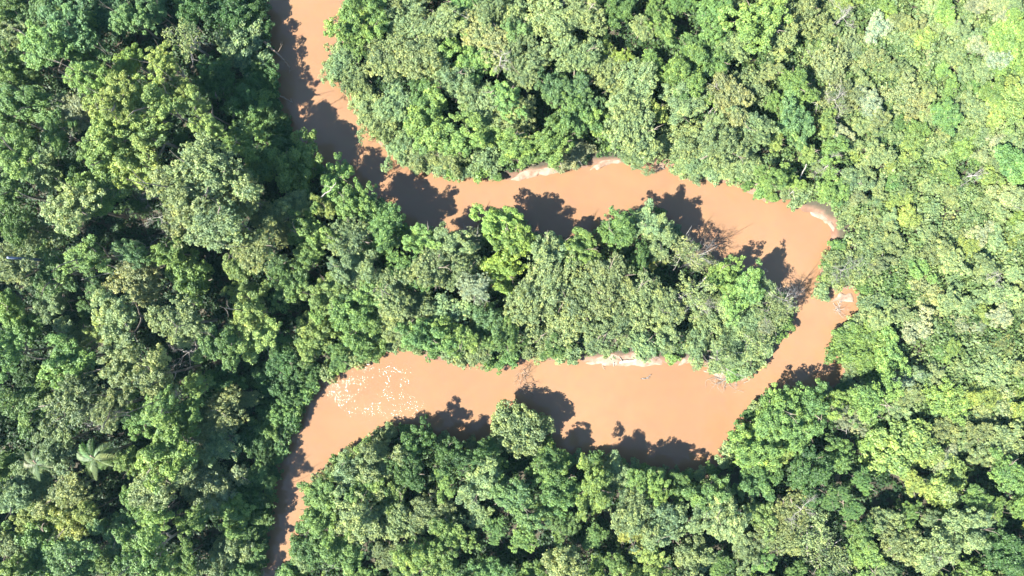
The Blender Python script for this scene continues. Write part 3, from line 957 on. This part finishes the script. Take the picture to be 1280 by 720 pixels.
# ---------------------------------------------------------------- undergrowth and the forest outside the picture
def undergrowth():
    rng = np.random.default_rng(77)
    n = 42000
    c = np.column_stack([rng.uniform(-118, 118, n), rng.uniform(-74, 74, n)])
    d = river_distance(c)
    keep = d > 0.7 + rng.random(n) * 1.2
    for (x, y) in [(680, 212), (765, 203), (1036, 282), (780, 450), (868, 448)]:      # bare sand stays open
        q = at(x, y)
        keep &= np.hypot((c[:, 0] - q[0]) * 0.45, c[:, 1] - q[1]) > 1.7
    c, d = c[keep], d[keep]
    gz = ground_z(c)
    px, py = c[:, 0] * F / H + 640, 360 - c[:, 1] * F / H
    east = sstep(px - 0.25 * (py - 60), 640, 1080) * (1 - sstep(py, 480, 600))
    m = len(c)
    R = rng.uniform(0.5, 1.3, m) * (1 + 0.35 * east)
    hh = rng.uniform(0.3, 1.5, m) * sstep(d, 0, 5) + 0.15 + 1.5 * east * rng.random(m)
    hue = np.clip(0.20 - 0.12 * sstep(-px, -420, -250) + 0.30 * (vnoise(c, 7, 31) - 0.5) + 0.42 * east + 0.16 * (d < 4) + rng.normal(size=m) * 0.10, 0, 1)  # hue drops in the west, painting shade into the gaps between trees
    k = 26
    q = unit(rng.normal(size=(m, k, 3)) + np.array([0, 0, 0.5]))
    P = np.stack([np.repeat(c[:, 0:1], k, 1), np.repeat(c[:, 1:2], k, 1), np.repeat((gz + hh * 0.6)[:, None], k, 1)], -1)
    P = P + q * R[:, None, None] * np.array([1, 1, 0.6]) * rng.uniform(0.5, 1.0, (m, k, 1))
    P[..., 2] = np.maximum(P[..., 2], np.repeat(gz[:, None], k, 1) + 0.05)
    N = q + np.array([0, 0, 0.5]) + rng.normal(size=q.shape) * 0.45
    V, Q = leaf_quads(P.reshape(-1, 3), N.reshape(-1, 3), 0.52, rng)
    T = np.clip(0.45 + rng.normal(size=m * k) * 0.17, 0, 1)
    me = mesh_from('undergrowth', V, Q, M_UNDER, {'tone': T, 'hue': np.repeat(hue, k)})
    tag(link('undergrowth', me), 'dense leafy undergrowth covering the ground between the trees', 'undergrowth', kind='stuff')


undergrowth()


def outer_forest():
    rng = np.random.default_rng(99)
    base = [crown_mesh('outer_crown', 800 + i, 14, 9, 26, 0.15, 0.125, 0.8, 0.3) for i in range(4)]
    Vs, Ts = [], []
    for me in base:
        v = np.empty(len(me.vertices) * 3, np.float32)
        me.vertices.foreach_get('co', v)
        Vs.append(v.reshape(-1, 3))
        t = np.empty(len(me.polygons), np.float32)
        me.attributes['tone'].data.foreach_get('value', t)
        Ts.append(t)
    V, T, HU, pts = [], [], [], []
    for _ in range(5000):
        x, y = rng.uniform(-1640, 1640) / 10 * 0.98, rng.uniform(-1220, 1220) / 10
        if abs(x) < 104 and abs(y) < 62:
            continue
        if abs(x) > 145 or abs(y) > 105 or river_distance(np.array([[x, y]]))[0] < 3.0:
            continue
        if any((x - a) ** 2 + (y - b) ** 2 < 7.2 ** 2 for a, b in pts):
            continue
        pts.append((x, y))
    for (x, y) in pts:
        i = int(rng.integers(4))
        r = rng.uniform(3.6, 5.2)
        z = rng.uniform(7.5, 10.5) * (0.55 if x > 90 and y > -10 else 1.35 if x < -70 else 1)
        a = rng.uniform(0, TAU)
        v = Vs[i] * (r, r, r * 0.85)
        v = np.column_stack([v[:, 0] * math.cos(a) - v[:, 1] * math.sin(a), v[:, 0] * math.sin(a) + v[:, 1] * math.cos(a), v[:, 2]])
        V.append(v + (x, y, z))
        T.append(Ts[i])
        HU.append(np.full(len(Ts[i]), np.clip(rng.normal(0.45, 0.2), 0, 1)))
    V = np.concatenate(V)
    me = mesh_from('surrounding_forest', V, np.arange(len(V)).reshape(-1, 4), M_WOOD, {'tone': np.concatenate(T), 'hue': np.concatenate(HU)})
    tag(link('surrounding_forest', me), 'continuous forest canopy carrying on beyond the picture\'s edges', 'forest', kind='stuff')
    for b in base:
        bpy.data.meshes.remove(b)


outer_forest()

# ---------------------------------------------------------------- air
def haze():
    m, nt, out = new_mat('haze')
    v = nt.nodes.new('ShaderNodeVolumePrincipled')
    v.inputs['Color'].default_value = (0.50, 0.92, 0.98, 1)
    v.inputs['Density'].default_value = 0.00004
    nt.links.new(v.outputs[0], out.inputs['Volume'])
    V = [(x, y, z) for x in (-3200, 3200) for y in (-3200, 3200) for z in (-3.0, 140.0)]
    me = bpy.data.meshes.new('haze')
    me.from_pydata(V, [], [(0, 1, 3, 2), (4, 6, 7, 5), (0, 4, 5, 1), (2, 3, 7, 6), (0, 2, 6, 4), (1, 5, 7, 3)])
    me.materials.append(m)
    tag(link('haze', me), 'thin pale blue haze filling the air over the forest', 'haze', kind='stuff')


haze()

# ---------------------------------------------------------------- labels
ZONES = [
    (35, 30, "in the forest's northwest corner"), (125, 35, 'in the blue-green stand near the top edge'), (215, 35, 'between the blue-green stand and the shaded inlet bank'),
    (295, 40, 'on the shaded bank west of the top inlet'), (30, 125, 'at the west edge beside the silvery tree'), (120, 100, 'just above the silvery northwest tree'),
    (185, 135, 'in the yellow-green northwest stand'), (285, 130, "in the dark hollow west of the inlet"), (365, 190, "at the peninsula's neck beside the upper river"),
    (40, 210, 'at the west edge north of the tall pole'), (110, 240, 'north-east of the tall bare pole'), (180, 210, 'below the yellow-green northwest stand'),
    (265, 235, 'in the big olive stand west of the neck'), (30, 320, 'around the tall bare pole'), (120, 330, 'east of the tall bare pole'),
    (195, 300, 'beside the white dead trees'), (270, 320, 'south of the big olive stand'), (30, 410, 'at the west edge south of the pole'),
    (120, 420, 'by the dark clearings of the middle west forest'), (225, 420, 'beside the wide pale dead tree'), (35, 500, 'at the west edge above the palms'),
    (130, 510, 'just above the palm pair'), (220, 510, 'in the forest west of the southern bend'), (310, 520, 'on the shaded bank by the southern bend'),
    (70, 610, 'just below the palm pair'), (190, 590, 'east of the palm pair'), (275, 600, 'on the west bank of the southern outlet'), (40, 690, 'in the southwest corner'),
    (130, 685, 'at the bottom edge beyond the yellow crowns'), (215, 680, 'at the bottom edge west of the outlet'), (310, 680, 'at the outlet where the river leaves'),
    (330, 300, "at the root of the peninsula's neck"), (430, 235, "on the neck's river side"), (330, 400, 'above the dark western end of the lower reach'),
    (400, 320, 'in the middle of the neck'), (400, 410, 'on the neck above the sparkling water'), (470, 290, "on the neck's upper slope"), (470, 400, 'above the sparkling riffle'),
    (550, 300, 'on the upper shore west of the lime trees'), (540, 370, 'mid peninsula west of the lime trees'), (580, 425, 'above the stranded brown brush'),
    (630, 310, 'in the lime-green clump of the peninsula'), (690, 360, 'in the olive heart of the peninsula'), (700, 425, 'on the shore beside the stranded brown brush'),
    (720, 310, 'on the upper shore east of the lime clump'), (780, 380, 'above the pink sand bank'), (810, 300, 'at the upper-shore point facing the branchy shadow'),
    (850, 400, 'around the slender leaning white trunk'), (920, 370, "on the peninsula's tip"), (915, 430, "on the tip's lower shore"),
    (445, 40, "on the inlet's east bank at the top"), (450, 110, "on the inlet's east bank lower down"), (515, 50, 'in the olive wood east of the inlet'),
    (520, 145, 'inside the first outer bend'), (530, 195, "on the first outer bend's shore"), (600, 35, 'near the top edge by the forked dead tree'),
    (600, 110, 'south of the forked dead tree'), (600, 180, 'on the upper bank west of the sand'), (680, 50, 'at the top edge north of the shaded blue-green tree'),
    (690, 110, 'around the shaded blue-green tree'), (690, 185, 'by the sand on the upper bank'), (760, 75, 'around the two small lime trees'),
    (740, 140, 'between the lime pair and the upper bank'), (790, 165, 'above the narrow sand strip'), (855, 110, 'in the wood above the upper bank'),
    (870, 190, 'on the upper bank above the branchy shadow'), (870, 40, 'at the top edge west of the lime crown'), (945, 35, 'around the big lime crown at the top'),
    (930, 150, 'above the rounded bay'), (940, 200, "on the rounded bay's north-west shore"), (1040, 40, 'at the top edge among tan crowns'),
    (1040, 115, 'in the tan stand'), (1000, 180, 'above the notch of the rounded bay'), (1125, 60, 'north of the tan stand'), (1130, 130, 'east of the tan stand'),
    (1215, 40, 'in the northeast corner'), (1240, 120, 'at the east edge below the corner'), (1060, 210, 'north of the east bay sand'), (1140, 200, 'in the scrub north of midway'),
    (1220, 210, 'by the thin white eastern dead tree'), (1070, 290, 'behind the east bay sand'), (1150, 290, 'in the middle of the eastern scrub'),
    (1235, 290, 'at the east edge above the white tree'), (1055, 345, 'on the grey twiggy bank of the east bend'), (1130, 370, 'behind the east nook'),
    (1220, 370, 'below the small white eastern tree'), (1075, 430, 'on the bank below the east nook'), (1160, 440, 'in the scrub below midway'), (1240, 450, 'at the east edge below midway'),
    (970, 510, 'on the bank at the lower bend'), (1050, 500, 'behind the lower bend'), (1130, 520, 'among the dark gaps of the southeast'), (1230, 530, 'at the east edge in the southeast'),
    (940, 580, 'where the lower reach meets the south wood'), (1020, 590, 'in the dark southeast hollow'), (1110, 580, 'in the yellow southeast scrub'), (1210, 620, 'near the southeast corner'),
    (1000, 670, 'in the olive bottom stand'), (1100, 680, 'at the bottom edge in the southeast'), (1240, 690, 'in the southeast corner'),
    (650, 530, 'standing out into the lower reach'), (430, 590, 'on the south bank by the southern bend'), (390, 660, 'on the east bank of the southern outlet'),
    (480, 650, 'in the south wood near the outlet'), (540, 560, 'in the shade of the south bank'), (560, 650, 'in the south wood below the shade'), (630, 600, 'below the standing-out bank tree'),
    (640, 680, 'at the bottom edge midway'), (710, 580, 'on the south bank by the long shadow'), (790, 590, 'around the small lime bank crown'), (760, 650, 'below the small lime bank crown'),
    (850, 650, 'in the south wood east of the lime crown'), (860, 700, 'at the bottom edge east of midway'), (740, 700, 'at the bottom edge just past midway'),
    (920, 640, 'beside the olive bottom stand'), (460, 705, 'at the bottom edge by the outlet'), (550, 705, 'at the bottom edge west of midway'),
]


def size_word(r):
    return 'small' if r < 17.5 else 'medium' if r < 23.5 else 'large' if r < 29.5 else 'huge'


bucket = {}
for (o, x, y, r, kind, c) in LOOK:
    z = min(ZONES, key=lambda q: (q[0] - x) ** 2 + (q[1] - y) ** 2)[2]
    base = f"{size_word(r)} {COL[c][0]} {TEX[kind]} {'bush' if kind in ('scrub', 'bank') else 'tree'} {z}"
    if len(base.split()) > 11:
        base = base.replace(f' {TEX[kind]} ', ' ', 1)
    bucket.setdefault(base, []).append((o, x, y))
ENDS = [('northernmost', lambda t: t[2]), ('southernmost', lambda t: -t[2]), ('westernmost', lambda t: t[1]), ('easternmost', lambda t: -t[1])]
for base, items in bucket.items():
    if len(items) == 1:
        items[0][0]['label'] = base
        continue
    rest = list(items)
    if len(rest) == 2 and abs(rest[0][1] - rest[1][1]) > abs(rest[0][2] - rest[1][2]):
        rest.sort(key=lambda t: t[1])
        words_ = ['western of two', 'eastern of two']
    elif len(rest) == 2:
        rest.sort(key=lambda t: t[2])
        words_ = ['northern of two', 'southern of two']
    else:
        rest.sort(key=lambda t: t[2])
        ords = ['first', 'second', 'third', 'fourth', 'fifth', 'sixth', 'seventh', 'eighth', 'ninth', 'tenth', 'eleventh', 'twelfth', 'thirteenth', 'fourteenth']
        words_ = ['northernmost' if i == 0 else f'{ords[i]} from north' for i in range(len(rest))]
    for (o, _x, _y), w in zip(rest, words_):
        o['label'] = f'{base}, {w}'

# ---------------------------------------------------------------- camera, sun, sky
cam = bpy.data.cameras.new('camera')
cam.sensor_width = 36
cam.lens = 36 * F / 1280
cam.clip_end = 6000
co = bpy.data.objects.new('camera', cam)
C.objects.link(co)
co.location = (0, 0, H)
co.rotation_euler = (0, 0, 0)
S.camera = co

ELEV = math.radians(46.5)
shadow = math.radians(26)            # direction in which shadows fall, from +x
sdir = Vector((-math.cos(shadow) * math.cos(ELEV), -math.sin(shadow) * math.cos(ELEV), math.sin(ELEV)))
sun = bpy.data.lights.new('sun', 'SUN')
sun.energy = 5.0
sun.angle = math.radians(0.53)
sun.color = (1.0, 0.955, 0.87)
so = bpy.data.objects.new('sun', sun)
C.objects.link(so)
so.rotation_euler = (-sdir).to_track_quat('-Z', 'Y').to_euler()
so.location = (-80, -40, 120)

W = bpy.data.worlds.new('World')
S.world = W
W.use_nodes = True
nt = W.node_tree
nt.nodes.clear()
sky = nt.nodes.new('ShaderNodeTexSky')
sky.sky_type = 'NISHITA'
sky.sun_disc = False
sky.air_density = 1.0
sky.dust_density = 0.2
sky.ozone_density = 4.0
sky.sun_elevation = ELEV
sky.sun_rotation = math.atan2(sdir.x, sdir.y)
bg = nt.nodes.new('ShaderNodeBackground')
bg.inputs['Strength'].default_value = 0.080
wo = nt.nodes.new('ShaderNodeOutputWorld')
nt.links.new(sky.outputs[0], bg.inputs[0])
nt.links.new(bg.outputs[0], wo.inputs[0])

S.view_settings.view_transform = 'Standard'
S.view_settings.look = 'None'
S.view_settings.exposure = 2.38
S.view_settings.gamma = 1
S.render.engine = 'CYCLES'
S.cycles.pixel_filter_type = 'BLACKMAN_HARRIS'
S.cycles.filter_width = 1.5
S.cycles.max_bounces = 6
S.cycles.diffuse_bounces = 3
S.cycles.transmission_bounces = 3
print('TREES', len(TREES), {k: sum(1 for t in TREES if t[3] == k) for k in NAME})
labs = [o['label'] for o in S.objects if o.parent is None and 'label' in o]
print('LONG', [l for l in labs if len(l.split()) > 15])
print('LABELS', len(labs), len(set(labs)), max(len(l.split()) for l in labs))
